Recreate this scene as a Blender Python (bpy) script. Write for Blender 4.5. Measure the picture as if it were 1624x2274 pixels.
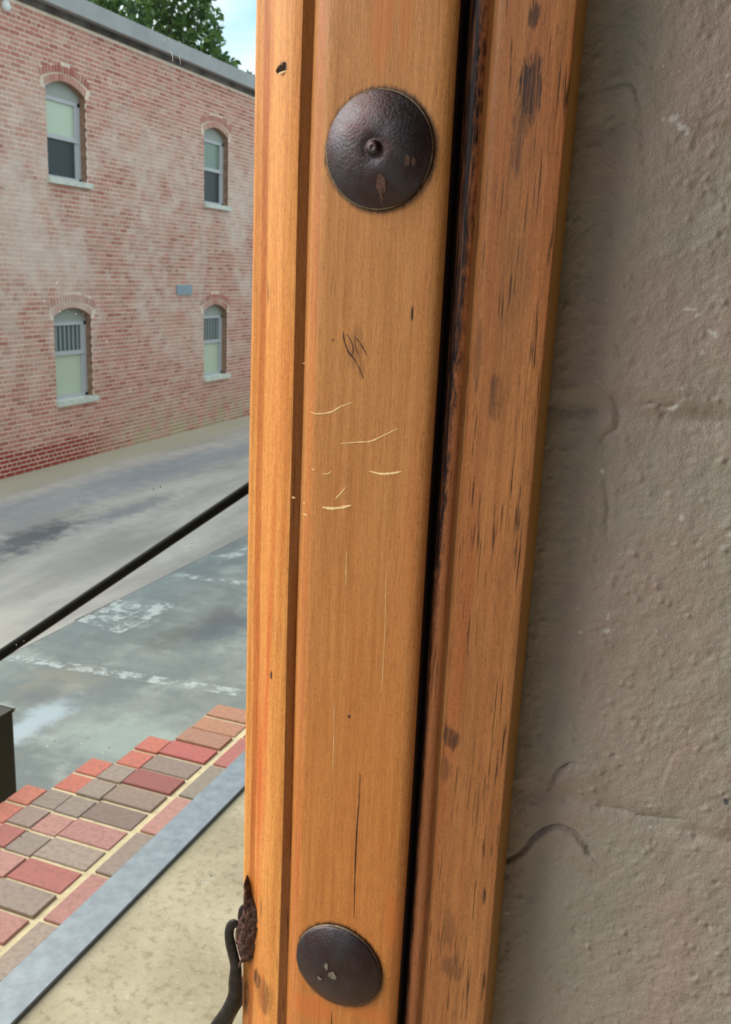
import bpy, bmesh, math, random
import numpy as np
from mathutils import Matrix, Vector

# ------------------------------------------------------------------ scene, camera
for o in list(bpy.data.objects):
    bpy.data.objects.remove(o, do_unlink=True)
SC = bpy.context.scene
COL = SC.collection
random.seed(7)
RNG = np.random.default_rng(7)

# camera axes in world space (x along the wall, y into the wall, z up)
CAM_Z = 1.53
F_PX = 2071.36
MT = np.array([[0.93331289, 0.12857156, -0.33525572],
               [0.35628132, -0.2155855, 0.90916803],
               [0.04461688, -0.9679836, -0.24701637]])


def ray(u, v):
    return MT @ np.array([(u - 812) / F_PX, (v - 1137) / F_PX, 1.0])


def on_y(u, v, y):
    d = ray(u, v)
    return d * (y / d[1]) + np.array([0, 0, CAM_Z])


def on_z(u, v, z):
    d = ray(u, v)
    return d * ((z - CAM_Z) / d[2]) + np.array([0, 0, CAM_Z])


cam_d = bpy.data.cameras.new('camera')
cam = bpy.data.objects.new('camera', cam_d)
COL.objects.link(cam)
cam_d.sensor_fit = 'VERTICAL'
cam_d.sensor_height = 24
cam_d.lens = 24 * F_PX / 2274
cam_d.dof.use_dof = True
cam_d.dof.focus_distance = 0.53
cam_d.dof.aperture_fstop = 22
cam_d.clip_start = 0.02
cam_d.clip_end = 400
m4 = Matrix.Identity(4)
for r in range(3):
    m4[r][0] = MT[r][0]
    m4[r][1] = -MT[r][1]
    m4[r][2] = -MT[r][2]
m4[2][3] = CAM_Z
cam.matrix_world = m4
SC.camera = cam

vs = SC.view_settings
vs.view_transform = 'Standard'
vs.look = 'None'
vs.gamma = 1
vs.use_curve_mapping = False
vs.exposure = 0.6


# ------------------------------------------------------------------ node helper
class G:
    def __init__(s, tree):
        s.t = tree

    def n(s, typ, ins=None, **props):
        nd = s.t.nodes.new(typ)
        for k, v in props.items():
            setattr(nd, k, v)
        for k, v in (ins or {}).items():
            s.put(nd.inputs[k], v)
        return nd

    def put(s, sock, v):
        if isinstance(v, bpy.types.NodeSocket):
            s.t.links.new(v, sock)
        else:
            if sock.type == 'RGBA' and len(v) == 3:
                v = (*v, 1)
            sock.default_value = v

    def m(s, op, a, b=0.0, c=0.0, clamp=False):
        return s.n('ShaderNodeMath', {0: a, 1: b, 2: c}, operation=op, use_clamp=clamp).outputs[0]

    def mix(s, f, a, b, mode='MIX'):
        return s.n('ShaderNodeMix', {0: f, 6: a, 7: b}, data_type='RGBA', blend_type=mode).outputs[2]

    def noise(s, vec, scale=1.0, detail=3.0, rough=0.5, dist=0.0):
        return s.n('ShaderNodeTexNoise', {'Vector': vec, 'Scale': scale, 'Detail': detail,
                                          'Roughness': rough, 'Distortion': dist}).outputs[0]

    def ramp(s, f, stops):
        r = s.n('ShaderNodeValToRGB', {0: f})
        e = r.color_ramp.elements
        while len(e) < len(stops):
            e.new(0.5)
        for el, (p, c) in zip(e, stops):
            el.position = p
            el.color = (*c, 1) if len(c) == 3 else c
        return r.outputs[0]

    def rng(s, v, a, b, c=0.0, d=1.0):
        return s.n('ShaderNodeMapRange', {0: v, 1: a, 2: b, 3: c, 4: d}, interpolation_type='SMOOTHSTEP').outputs[0]

    def scale(s, vec, xyz, off=(0, 0, 0)):
        return s.n('ShaderNodeMapping', {0: vec, 1: off, 3: xyz}).outputs[0]


def new_mat(name):
    m = bpy.data.materials.new(name)
    m.use_nodes = True
    g = G(m.node_tree)
    bs = m.node_tree.nodes['Principled BSDF']
    g.bs = bs
    return m, g, bs


def bump(g, h, strength, dist):
    b = g.n('ShaderNodeBump', {'Height': h, 'Strength': strength, 'Distance': dist})
    g.t.links.new(b.outputs[0], g.bs.inputs['Normal'])


def lin(r, gg, b):
    f = lambda c: (c / 255 / 12.92) if c / 255 <= .04045 else ((c / 255 + .055) / 1.055) ** 2.4
    return (f(r), f(gg), f(b))


# ------------------------------------------------------------------ sky and sun
wd = bpy.data.worlds.new('sky')
SC.world = wd
wd.use_nodes = True
g = G(wd.node_tree)
bg = wd.node_tree.nodes['Background']
tc = g.n('ShaderNodeTexCoord').outputs['Generated']
cl = g.noise(g.scale(tc, (1, 1, 2.2), (3.1, 1.7, 0.4)), 2.3, 7, 0.55, 0.4)
skyc = g.ramp(cl, [(0.38, (0.25, 0.54, 0.74)), (0.49, (0.58, 0.73, 0.81)), (0.61, (0.86, 0.87, 0.87))])
g.put(bg.inputs[0], skyc)
bg.inputs[1].default_value = 1.05

sun_d = bpy.data.lights.new('sun', 'SUN')
sun_d.energy = 2.9
sun_d.angle = math.radians(50)
sun_d.color = (1.0, 0.93, 0.82)
sun = bpy.data.objects.new('sun', sun_d)
COL.objects.link(sun)
sun.rotation_euler = Vector((0.74, 0.34, -0.58)).to_track_quat('-Z', 'Y').to_euler()

# ------------------------------------------------------------------ mesh helpers
MIRROR_Y = 0.5205          # plane of the silvering; the street is seen reflected in it


def VY(y):
    return 2 * MIRROR_Y - y


def obj(name, verts, faces, mat, parent=None, smooth=False, virt=False, mats=None, fmat=None):
    if virt:
        verts = [(v[0], VY(v[1]), v[2]) for v in verts]
    me = bpy.data.meshes.new(name)
    me.from_pydata([tuple(map(float, v)) for v in verts], [], [tuple(map(int, f)) for f in faces])
    if virt:
        me.flip_normals()
    for m in (mats or [mat]):
        me.materials.append(m)
    if fmat is not None:
        me.polygons.foreach_set('material_index', fmat)
    if smooth:
        me.polygons.foreach_set('use_smooth', [True] * len(me.polygons))
    me.update()
    return link(name, me, parent)


def link(name, me, parent=None):
    o = bpy.data.objects.new(name, me)
    COL.objects.link(o)
    o.parent = parent
    return o


def thing(name, label, cat, loc=(0, 0, 0), group=None):
    o = bpy.data.objects.new(name, None)
    COL.objects.link(o)
    o.empty_display_size = 0.05
    return tag(o, label, cat, group)


def tag(o, label, cat, group=None):
    o['label'] = label
    o['category'] = cat
    if group:
        o['group'] = group
    return o


def struct(o, label=None):
    o['kind'] = 'structure'
    if label:
        o['label'] = label
    return o


def box_vf(x0, x1, y0, y1, z0, z1):
    v = [(x0, y0, z0), (x1, y0, z0), (x1, y1, z0), (x0, y1, z0),
         (x0, y0, z1), (x1, y0, z1), (x1, y1, z1), (x0, y1, z1)]
    f = [(0, 3, 2, 1), (4, 5, 6, 7), (0, 1, 5, 4), (1, 2, 6, 5), (2, 3, 7, 6), (3, 0, 4, 7)]
    return v, f


def box(name, b, mat, parent=None, virt=False, bev=0.0):
    v, f = box_vf(*b)
    if bev:
        bm = bmesh.new()
        vv = [bm.verts.new(p) for p in v]
        for q in f:
            bm.faces.new([vv[i] for i in q])
        bmesh.ops.bevel(bm, geom=list(bm.edges), offset=bev, segments=1, affect='EDGES', clamp_overlap=True)
        bm.verts.index_update()
        v = [tuple(p.co) for p in bm.verts]
        f = [[q.index for q in fc.verts] for fc in bm.faces]
        bm.free()
    return obj(name, v, f, mat, parent, virt=virt)


def prism(name, poly, z0, z1, mat, parent=None, virt=False):
    n = len(poly)
    v = [(x, y, z0) for x, y in poly] + [(x, y, z1) for x, y in poly]
    f = [list(range(n))[::-1], list(range(n, 2 * n))]
    f += [(i, (i + 1) % n, n + (i + 1) % n, n + i) for i in range(n)]
    return obj(name, v, f, mat, parent, virt=virt)


def tube(pts, rad, seg=14, squash=1.0):
    """swept tube: pts (n,3), rad (n,)"""
    pts = np.array(pts, float)
    n = len(pts)
    v, f = [], []
    for i in range(n):
        t = pts[min(i + 1, n - 1)] - pts[max(i - 1, 0)]
        t /= np.linalg.norm(t)
        a = np.cross(t, [0, 1, 0])
        if np.linalg.norm(a) < 1e-3:
            a = np.cross(t, [1, 0, 0])
        a /= np.linalg.norm(a)
        b = np.cross(a, t)
        for k in range(seg):
            w = 2 * math.pi * k / seg
            v.append(pts[i] + rad[i] * (math.cos(w) * a + squash * math.sin(w) * b))
    for i in range(n - 1):
        for k in range(seg):
            k2 = (k + 1) % seg
            f.append((i * seg + k, i * seg + k2, (i + 1) * seg + k2, (i + 1) * seg + k))
    f.append(list(range(seg))[::-1])
    f.append([(n - 1) * seg + k for k in range(seg)])
    return v, f


def spline(pts, n):
    """Catmull-Rom through rows of pts"""
    p = np.array(pts, float)
    p = np.vstack([2 * p[0] - p[1], p, 2 * p[-1] - p[-2]])
    out = []
    m = len(p) - 3
    for i in range(n):
        t = i / (n - 1) * m
        k = min(int(t), m - 1)
        t -= k
        a, b, c, d = p[k:k + 4]
        out.append(.5 * (2 * b + (c - a) * t + (2 * a - 5 * b + 4 * c - d) * t * t + (3 * b - a - 3 * c + d) * t ** 3))
    return np.array(out)


def vnoise(x, y, seed=0):
    """smooth 2D value noise in 0..1 for numpy arrays"""
    xi = np.floor(x).astype(np.int64)
    yi = np.floor(y).astype(np.int64)
    xf = x - xi
    yf = y - yi
    xf = xf * xf * (3 - 2 * xf)
    yf = yf * yf * (3 - 2 * yf)

    def hsh(a, b):
        q = (a * 374761393 + b * 668265263 + seed * 1274126177) & 0xFFFFFFFF
        q = ((q ^ (q >> 13)) * 1274126177) & 0xFFFFFFFF
        return ((q ^ (q >> 16)) & 0xFFFF) / 65535.0
    return ((hsh(xi, yi) * (1 - xf) + hsh(xi + 1, yi) * xf) * (1 - yf)
            + (hsh(xi, yi + 1) * (1 - xf) + hsh(xi + 1, yi + 1) * xf) * yf)


def fbm(x, y, o=4, seed=0):
    a, s, r = .5, 1.0, 0
    for k in range(o):
        r = r + a * vnoise(x * s, y * s, seed + k)
        a *= .5
        s *= 2.03
    return r / (1 - .5 ** o)


# ------------------------------------------------------------------ materials
def obj_coord(g):
    return g.n('ShaderNodeTexCoord').outputs['Object']


def stain_mask(g, co, sx, sz, ell, wob, streak):
    """ragged elliptical mark on the wood, broken up along the grain"""
    cx, cz, rx, rz = ell
    dx = g.m('DIVIDE', g.m('SUBTRACT', sx, cx), rx)
    dz = g.m('DIVIDE', g.m('SUBTRACT', sz, cz), rz)
    d = g.m('SQRT', g.m('ADD', g.m('MULTIPLY', dx, dx), g.m('MULTIPLY', dz, dz)))
    d = g.m('ADD', d, g.m('MULTIPLY', g.m('SUBTRACT', wob, .5), 1.9))
    k = g.rng(d, 1.1, 0.55)
    return g.m('MULTIPLY', k, streak)


def wood(name, c_lo, c_hi, c_red, pore=0.6, stains=(), rings=(), axis='z', tints=(), low=None, rough=0.42, red_amt=0.5,
         stain_col=(0.012, 0.008, 0.012)):
    m, g, bs = new_mat(name)
    co = obj_coord(g)
    if axis == 'x':
        co = g.n('ShaderNodeMapping', {0: co, 2: (0, math.radians(90), 0)}).outputs[0]
    fig = g.noise(g.scale(co, (32, 32, 1.5)), 1.0, 3, 0.55, 0.9)
    grain = g.noise(g.scale(co, (260, 260, 9)), 1.0, 4, 0.6, 0.2)
    fine = g.noise(g.scale(co, (1100, 1100, 95)), 1.0, 2, 0.6)
    c = g.mix(g.rng(grain, .2, .8), c_lo, c_hi)
    c = g.mix(g.m('MULTIPLY', g.rng(fig, .50, .68), red_amt), c, c_red)
    if low:  # sheen change up the board put into the colour: tan above, orange below
        sp_ = g.n('ShaderNodeSeparateXYZ', {0: obj_coord(g)})
        k = g.rng(g.m('ADD', sp_.outputs[2], g.m('MULTIPLY', fig, .3)), 1.62, 1.28, 0, .65)
        c = g.mix(k, c, g.mix(g.rng(grain, .2, .8), low[0], low[1]))
    spk = g.noise(g.scale(co, (1500, 1500, 420), (8, 3, 1)), 1.0, 3, 0.6)
    c = g.mix(g.rng(fine, .40, .78, 0, .38), c, tuple(x * .55 for x in c_lo))
    c = g.mix(g.rng(spk, .50, .72, 0, .45), c, tuple(x * .45 for x in c_lo))
    c = g.mix(g.rng(spk, .45, .28, 0, .30), c, tuple(min(1, x * 1.35) for x in c_hi))
    pr = g.noise(g.scale(co, (900, 900, 28), (4, 2, 7)), 1.0, 2, 0.5)
    pr2 = g.noise(g.scale(co, (60, 60, 14), (1, 2, 3)), 1.0, 2, 0.5)
    pk = g.m('MULTIPLY', g.rng(pr, .60, .70), g.rng(pr2, .34 if pore > .95 else .42, .52 if pore > .95 else .62))
    c = g.mix(g.m('MULTIPLY', pk, pore), c, tuple(x * .22 for x in c_lo))
    if tints:
        sep = g.n('ShaderNodeSeparateXYZ', {0: obj_coord(g)})
        wob = g.noise(g.scale(co, (140, 140, 14), (3, 9, 1)), 1.0, 5, 0.65)
        one = g.m('ADD', 1.0, 0.0)
        for (cx, cz, rx, rz, amt) in tints:
            k = g.m('MULTIPLY', stain_mask(g, co, sep.outputs[0], sep.outputs[2], (cx, cz, rx, rz), wob, one), amt)
            c = g.mix(k, c, c_red)
    if stains or rings:
        sep = g.n('ShaderNodeSeparateXYZ', {0: obj_coord(g)})
        sx, sz = sep.outputs[0], sep.outputs[2]
        wob = g.noise(g.scale(co, (420, 420, 110), (9, 9, 9)), 1.0, 5, 0.7)
        strk = g.rng(g.noise(g.scale(co, (900, 900, 22), (5, 1, 2)), 1.0, 4, .7), .38, .54, .35, 1)
        tot = None
        for (cx, cz, rx, rz, amt) in stains:
            k = g.m('MULTIPLY', stain_mask(g, co, sx, sz, (cx, cz, rx, rz), wob, strk), amt)
            tot = k if tot is None else g.m('MAXIMUM', tot, k)
        for (cx, cz, r0, r1) in rings:
            dx = g.m('SUBTRACT', sx, cx)
            dz = g.m('SUBTRACT', sz, cz)
            d = g.m('SQRT', g.m('ADD', g.m('MULTIPLY', dx, dx), g.m('MULTIPLY', dz, dz)))
            d = g.m('ADD', d, g.m('MULTIPLY', g.m('SUBTRACT', wob, .5), .006))
            k = g.rng(d, r1, r0, 0, .93)
            tot = k if tot is None else g.m('MAXIMUM', tot, k)
        c = g.mix(tot, c, stain_col)
    g.put(bs.inputs['Base Color'], c)
    bs.inputs['Roughness'].default_value = rough
    bs.inputs['Specular IOR Level'].default_value = 0.35
    bump(g, g.m('ADD', grain, g.m('MULTIPLY', fine, .6)), 0.35, 0.0006)
    return m


def plain(name, col, rough=0.6, metal=0.0, var=0.0, vscale=20, bmp=0.0, bscale=60, bdist=0.002, spec=0.5):
    m, g, bs = new_mat(name)
    bs.inputs['Roughness'].default_value = rough
    bs.inputs['Metallic'].default_value = metal
    bs.inputs['Specular IOR Level'].default_value = spec
    if var or bmp:
        co = obj_coord(g)
    if var:
        k = g.noise(co, vscale, 4, .6)
        g.put(bs.inputs['Base Color'], g.mix(g.rng(k, .3, .7), tuple(c * (1 - var) for c in col),
                                             tuple(min(1, c * (1 + var)) for c in col)))
    else:
        bs.inputs['Base Color'].default_value = (*col, 1)
    if bmp:
        bump(g, g.noise(co, bscale, 4, .6), bmp, bdist)
    return m


R1 = (-0.1858, 1.5945)
R2 = (-0.1885, 1.0785)


def fx(u, v, y=0.5):
    p = on_y(u, v, y)
    return p[0], p[2]


def st(u, v, ru, rv, amt, y=0.5):
    x, z = fx(u, v, y)
    return (x, z, ru * .00026, rv * .00027, amt)


M = {}
M['board'] = wood('wood_board', lin(178, 118, 64), lin(204, 144, 88), lin(204, 116, 58), pore=.35, red_amt=.35, low=(lin(192, 112, 48), lin(214, 136, 66)),
                  tints=[st(850, 20, 32, 130, .45), st(905, 0, 16, 110, .4), st(870, 2050, 22, 90, .7), st(690, 2235, 70, 40, .8), st(820, 2250, 60, 30, .6)],
                  stains=[st(790, 775, 22, 50, .30), st(803, 820, 10, 24, .3),
                          st(916, 697, 5, 15, 1.0), st(740, 755, 3, 4, 1), st(775, 1591, 5, 6, 1.0),
                          st(700, 2200, 12, 10, .4), st(858, 2030, 20, 24, .0)],
                  rings=[(R1[0], R1[1], .0300, .0338), (R2[0], R2[1] - .0005, .0300, .0336)])
M['board_red'] = wood('wood_board_edge', lin(180, 108, 54), lin(204, 132, 74), lin(196, 88, 42), pore=.3, red_amt=.8)
M['inner'] = wood('wood_inner', lin(206, 128, 60), lin(236, 166, 92), lin(204, 84, 36), pore=.4, red_amt=.9,
                  stains=[st(630, 152, 17, 14, 1.0, .508), st(606, 1497, 4, 12, 1.0, .508), st(597, 650, 3, 30, .8, .511),
                          st(585, 2010, 4, 30, .9, .511), st(595, 2200, 30, 60, .55, .511), st(575, 2170, 18, 35, .8, .511),
                          st(548, 2210, 14, 60, .75, .513)])
M['inner_red'] = wood('wood_inner_red', lin(184, 102, 46), lin(212, 132, 66), lin(190, 74, 32), pore=.4, red_amt=.9)
M['groove'] = wood('wood_groove', lin(176, 122, 78), lin(196, 142, 94), lin(150, 92, 60), pore=.9)
M['outer'] = wood('wood_outer', lin(150, 96, 56), lin(186, 126, 76), lin(170, 88, 48), pore=1.0, red_amt=.5,
                  stains=[st(1178, 195, 30, 66, .95, .5105), st(1186, 35, 14, 26, .8, .5105), st(1150, 330, 14, 60, .55, .5105),
                          st(1160, 265, 18, 40, .6, .5105), st(1102, 880, 20, 55, .5, .5105), st(1000, 1640, 26, 30, .75, .5105),
                          st(1075, 1990, 6, 26, .9, .5105), st(1005, 2150, 36, 34, .4, .5105), st(1140, 620, 40, 120, .22, .5105),
                          st(985, 1710, 20, 40, .5, .5105), st(1060, 790, 10, 90, .4, .5105), st(1000, 2060, 20, 60, .3, .5105)])
M['bead'] = wood('wood_bead', lin(164, 98, 60), lin(196, 126, 80), lin(178, 84, 52), pore=.9, red_amt=.7,
                 stains=[(-.1415, 1.60, .0080, .19, 1.0), (-.1428, 1.45, .0056, .15, 1.0), (-.1437, 1.2, .0028, .3, .9)])
M['black'] = wood('wood_black_stain_shade', lin(26, 18, 24), lin(46, 32, 36), lin(16, 10, 12), pore=.8, rough=.6)  # black stain and the gap's deep shade, both put into the colour
M['side'] = wood('wood_side', lin(190, 134, 58), lin(200, 146, 68), lin(180, 122, 48), pore=.0, rough=.3, red_amt=.3)
M['board_x'] = wood('wood_board_rail', lin(178, 118, 64), lin(204, 144, 88), lin(204, 116, 58), pore=.35, axis='x')
M['inner_x'] = wood('wood_inner_rail', lin(206, 128, 60), lin(236, 166, 92), lin(204, 84, 36), pore=.4, axis='x')
M['outer_x'] = wood('wood_outer_rail', lin(150, 96, 56), lin(186, 126, 76), lin(170, 88, 48), pore=1.0, axis='x')
M['back'] = plain('wood_backing', lin(96, 64, 38), .8)
M['scratch'] = plain('scratch_wood', lin(255, 222, 164), .7)
M['knot'] = plain('knot_line', lin(66, 40, 38), .9)
M['crack'] = plain('crack_wood', lin(52, 26, 14), .9)

# forged iron
m, g, bs = new_mat('forged_iron')
co = obj_coord(g)
k1 = g.noise(co, 55, 5, .65)
k2 = g.noise(co, 700, 4, .65)
c = g.mix(g.rng(k1, .35, .65), lin(76, 71, 76), lin(72, 56, 56))
c = g.mix(g.rng(k2, .66, .80, 0, .7), c, lin(140, 122, 104))
g.put(bs.inputs['Base Color'], c)
bs.inputs['Metallic'].default_value = .8
g.put(bs.inputs['Roughness'], g.rng(k2, .3, .7, .26, .42))
bump(g, g.m('ADD', k2, g.m('MULTIPLY', k1, .2)), .55, .0007)
M['iron'] = m
M['iron_rim'] = plain('worn_iron_rim', lin(120, 108, 92), .5, .5, .4, 200, .5, 400, .0006)
M['rust'] = plain('rust_spot', lin(104, 76, 64), .85, 0, .4, 500)
M['lime'] = plain('lime_spot', lin(122, 114, 104), .9, 0, .35, 600)
M['hook'] = plain('hook_iron', lin(50, 44, 42), .45, .5, .4, 120, .6, 260, .0008)
M['bark'] = plain('bark', lin(92, 64, 54), .85, 0, .6, 260, 1.0, 420, .002)

# mirror silvering and dust
m, g, bs = new_mat('mirror_silver')
bs.inputs['Base Color'].default_value = (0.95, 0.955, 0.935, 1)
bs.inputs['Metallic'].default_value = 1
bs.inputs['Roughness'].default_value = 0.0
M['mirror'] = m
M['dust'] = plain('dust', (.85, .85, .82), .9)
M['grit'] = plain('grit', (.02, .02, .02), .9)

# painted masonry wall (chip mask and ink mask are vertex attributes of the wall mesh)
m, g, bs = new_mat('painted_masonry')
co = obj_coord(g)
hue = g.noise(co, 13, 3, .5)
c = g.mix(g.rng(hue, .38, .62), lin(155, 149, 139), lin(160, 145, 137))
spk = g.noise(co, 800, 2, .5)
c = g.mix(g.rng(spk, .66, .78, 0, .7), c, lin(215, 210, 198))
c = g.mix(g.rng(g.noise(g.scale(co, (1, 1, 1), (3, 3, 3)), 160, 4, .6), .62, .80, 0, .35), c, lin(96, 76, 66))
chip_glint = g.n('ShaderNodeAttribute', attribute_name='chip_glint').outputs['Fac']
c = g.mix(g.m('MULTIPLY', chip_glint, .75), c, lin(205, 204, 206))
ink = g.n('ShaderNodeAttribute', attribute_name='ink').outputs['Fac']
c = g.mix(ink, c, lin(52, 50, 74))
g.put(bs.inputs['Base Color'], c)
bs.inputs['Roughness'].default_value = .42
bs.inputs['Specular IOR Level'].default_value = .5
bump(g, g.m('ADD', g.noise(co, 420, 4, .65), g.m('MULTIPLY', g.noise(co, 1400, 2, .5), .4)), .7, .0012)
M['wall'] = m
M['soffit'] = plain('added_canopy_dark', lin(88, 74, 60), .8, 0, .2, 6)
M['blocker'] = plain('blocker_wall_paint', lin(104, 94, 84), .7, 0, .12, 3, .4, 40, .01)


def brick_mat(name, facade):
    m, g, bs = new_mat(name)
    info = g.n('ShaderNodeObjectInfo')
    geo = g.n('ShaderNodeNewGeometry')
    pos = geo.outputs['Position']
    if facade:
        r = g.m('FRACT', g.m('ADD', geo.outputs['Random Per Island'], info.outputs['Random']))
        c = g.ramp(r, [(0, lin(174, 106, 92)), (.3, lin(196, 130, 115)), (.6, lin(208, 148, 132)), (.85, lin(190, 140, 126)),
                       (1, lin(212, 168, 152))])
        sep = g.n('ShaderNodeSeparateXYZ', {0: pos})
        big = g.noise(pos, .42, 5, .6)
        fin = g.noise(pos, 3.2, 4, .65)
        # lime wash left on the middle of the wall, old red paint along the foot of it
        hgt = g.m('MULTIPLY', g.rng(sep.outputs[2], -1.4, .9), g.rng(sep.outputs[2], 4.7, 3.0))
        wash = g.m('MULTIPLY', g.rng(g.m('ADD', g.m('MULTIPLY', fin, .4), g.m('MULTIPLY', big, .8)), .50, .74), hgt)
        c = g.mix(g.m('MULTIPLY', wash, .78), c, lin(230, 210, 196))
        og = g.rng(g.noise(g.scale(pos, (1, 1, 1), (7, 3, 1)), .9, 3, .6), .58, .70)
        c = g.mix(g.m('MULTIPLY', og, .45), c, lin(196, 118, 84))
        foot = g.m('MULTIPLY', g.rng(g.m('ADD', sep.outputs[2], g.m('MULTIPLY', fin, .5)), -1.02, -1.14),
                   g.rng(g.m('ADD', sep.outputs[1], g.m('MULTIPLY', fin, 1.2)), -12.5, -11.2))
        c = g.mix(foot, c, lin(158, 66, 54))
        moss = g.m('MULTIPLY', g.rng(sep.outputs[2], -.7, -1.7), g.rng(sep.outputs[1], -11.5, -14.0))
        c = g.mix(g.m('MULTIPLY', moss, g.rng(fin, .35, .6)), c, lin(176, 160, 124))
    else:
        c = info.outputs['Color']
        fin = g.noise(pos, 70, 5, .65)
        c = g.mix(g.rng(fin, .38, .7, 0, .38), c, lin(120, 100, 92))
        c = g.mix(g.rng(g.noise(g.scale(pos, (1, 1, 1), (2, 5, 1)), 260, 3, .6), .60, .72, 0, .4), c, lin(196, 170, 156))
        bump(g, fin, .4, .004)
    g.put(bs.inputs['Base Color'], c)
    bs.inputs['Roughness'].default_value = .9
    return m


M['fbrick'] = brick_mat('facade_brick', True)
M['paver'] = brick_mat('paving_brick', False)
M['mortar'] = plain('old_mortar', lin(236, 216, 196), .95, 0, .12, 4)
M['pmortar'] = plain('paving_mortar', lin(226, 208, 168), .95, 0, .12, 30, .5, 200, .003)
M['reveal'] = plain('brick_reveal', lin(158, 122, 100), .9, 0, .25, 12)
M['gutter'] = plain('roof_edge_metal', lin(164, 164, 164), .6, 0, .08, 2)
M['cornice_dark'] = plain('dark_cornice', lin(92, 86, 82), .9, 0, .55, 2.2)  # dark mottled grey for the band below the gutter
M['roof'] = plain('roof_membrane', lin(120, 120, 120), .9)
M['vinyl'] = plain('window_vinyl', lin(192, 192, 194), .5)
M['head'] = plain('window_head_panel', lin(168, 172, 164), .7)
M['sill'] = plain('stone_sill', lin(214, 216, 204), .85, 0, .12, 6)
M['shade'] = plain('pale_green_shade', lin(196, 208, 182), .25, spec=.7)
M['shade2'] = plain('dim_green_shade', lin(118, 138, 122), .25, spec=.7)
M['darkpane'] = plain('dark_pane', lin(52, 58, 60), .35, spec=.4)
M['blindpane'] = plain('pane_behind_blind', lin(62, 76, 76), .3)
M['slat'] = plain('blind_slat', lin(146, 154, 148), .7)
M['plaque'] = plain('blue_grey_plate', lin(148, 164, 172), .7)
M['lamp'] = plain('white_fixture', lin(235, 235, 230), .5)

# concrete, asphalt
m, g, bs = new_mat('terrace_concrete')
co = obj_coord(g)
a = g.noise(co, 3.5, 5, .6)
b = g.noise(co, 48, 5, .7)
c = g.mix(g.rng(a, .35, .65), lin(180, 167, 140), lin(204, 192, 164))
c = g.mix(g.rng(b, .46, .72, 0, .6), c, lin(134, 120, 96))
c = g.mix(g.rng(g.noise(co, 120, 3, .6), .64, .72, 0, .7), c, lin(236, 232, 216))
sep = g.n('ShaderNodeSeparateXYZ', {0: co})
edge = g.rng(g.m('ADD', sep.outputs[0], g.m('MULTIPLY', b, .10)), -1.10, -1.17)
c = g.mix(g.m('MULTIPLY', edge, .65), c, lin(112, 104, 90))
g.put(bs.inputs['Base Color'], c)
bs.inputs['Roughness'].default_value = .9
bump(g, b, .3, .004)
M['concrete'] = m

m, g, bs = new_mat('galvanised_strip')
co = obj_coord(g)
a = g.noise(co, 26, 5, .65)
c = g.mix(g.rng(a, .3, .7), lin(116, 126, 136), lin(137, 147, 156))
c = g.mix(g.rng(g.noise(g.scale(co, (1, 1, 1), (2, 9, 4)), 14, 4, .6), .62, .72, 0, .6), c, lin(100, 108, 116))
g.put(bs.inputs['Base Color'], c)
bs.inputs['Metallic'].default_value = .25
bs.inputs['Roughness'].default_value = .5
M['strip'] = m


def marks(g, co, c, items):
    sep = g.n('ShaderNodeSeparateXYZ', {0: co})
    wob = g.noise(co, 4, 8, .72)
    for (u, v, ru, rv, ang, col, amt) in items:
        p = on_z(u, v, -1.71)
        cx, cy = p[0], VY(p[1])
        dx = g.m('SUBTRACT', sep.outputs[0], cx)
        dy = g.m('SUBTRACT', sep.outputs[1], cy)
        ca, sa = math.cos(ang), math.sin(ang)
        e1 = g.m('DIVIDE', g.m('ADD', g.m('MULTIPLY', dx, ca), g.m('MULTIPLY', dy, sa)), ru)
        e2 = g.m('DIVIDE', g.m('SUBTRACT', g.m('MULTIPLY', dy, ca), g.m('MULTIPLY', dx, sa)), rv)
        d = g.m('SQRT', g.m('ADD', g.m('MULTIPLY', e1, e1), g.m('MULTIPLY', e2, e2)))
        d = g.m('ADD', d, g.m('MULTIPLY', g.m('SUBTRACT', wob, .5), 2.4))
        c = g.mix(g.m('MULTIPLY', g.rng(d, 1.2, .3), amt), c, col)
    return c


m, g, bs = new_mat('asphalt')
co = obj_coord(g)
a = g.noise(co, 1.1, 5, .6)
b = g.noise(co, 9, 5, .65)
c = g.mix(g.rng(a, .35, .65), lin(126, 128, 124), lin(152, 152, 145))
c = g.mix(g.rng(b, .40, .70, 0, .35), c, lin(112, 120, 122))
c = g.mix(g.rng(g.noise(co, 40, 4, .7), .5, .7, 0, .3), c, lin(104, 112, 112))
c = g.mix(g.rng(g.noise(g.scale(co, (1, 1, 1), (5, 5, 1)), 2.6, 4, .6), .52, .68, 0, .45), c, lin(182, 184, 172))
c = marks(g, co, c, [
    (490, 1393, .28, .42, 0, lin(96, 100, 106), .8), (480, 1370, .2, .34, 0, lin(112, 104, 100), .6),
    (385, 1412, .2, .42, 0, lin(112, 110, 104), .75),
    (135, 1515, .34, .42, .3, lin(158, 146, 128), .6), (95, 1540, .16, .26, 0, lin(108, 112, 114), .55),
    (215, 1545, .24, .4, .4, lin(112, 116, 118), .5), (85, 1600, .18, .42, 0, lin(190, 198, 204), .75),
    (350, 1300, .5, 2.0, 0, lin(128, 138, 142), .35), (270, 1640, .6, .5, 0, lin(176, 184, 172), .5)])
g.put(bs.inputs['Base Color'], c)
bs.inputs['Roughness'].default_value = .9
bump(g, b, .3, .01)
M['asphalt'] = m

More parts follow.
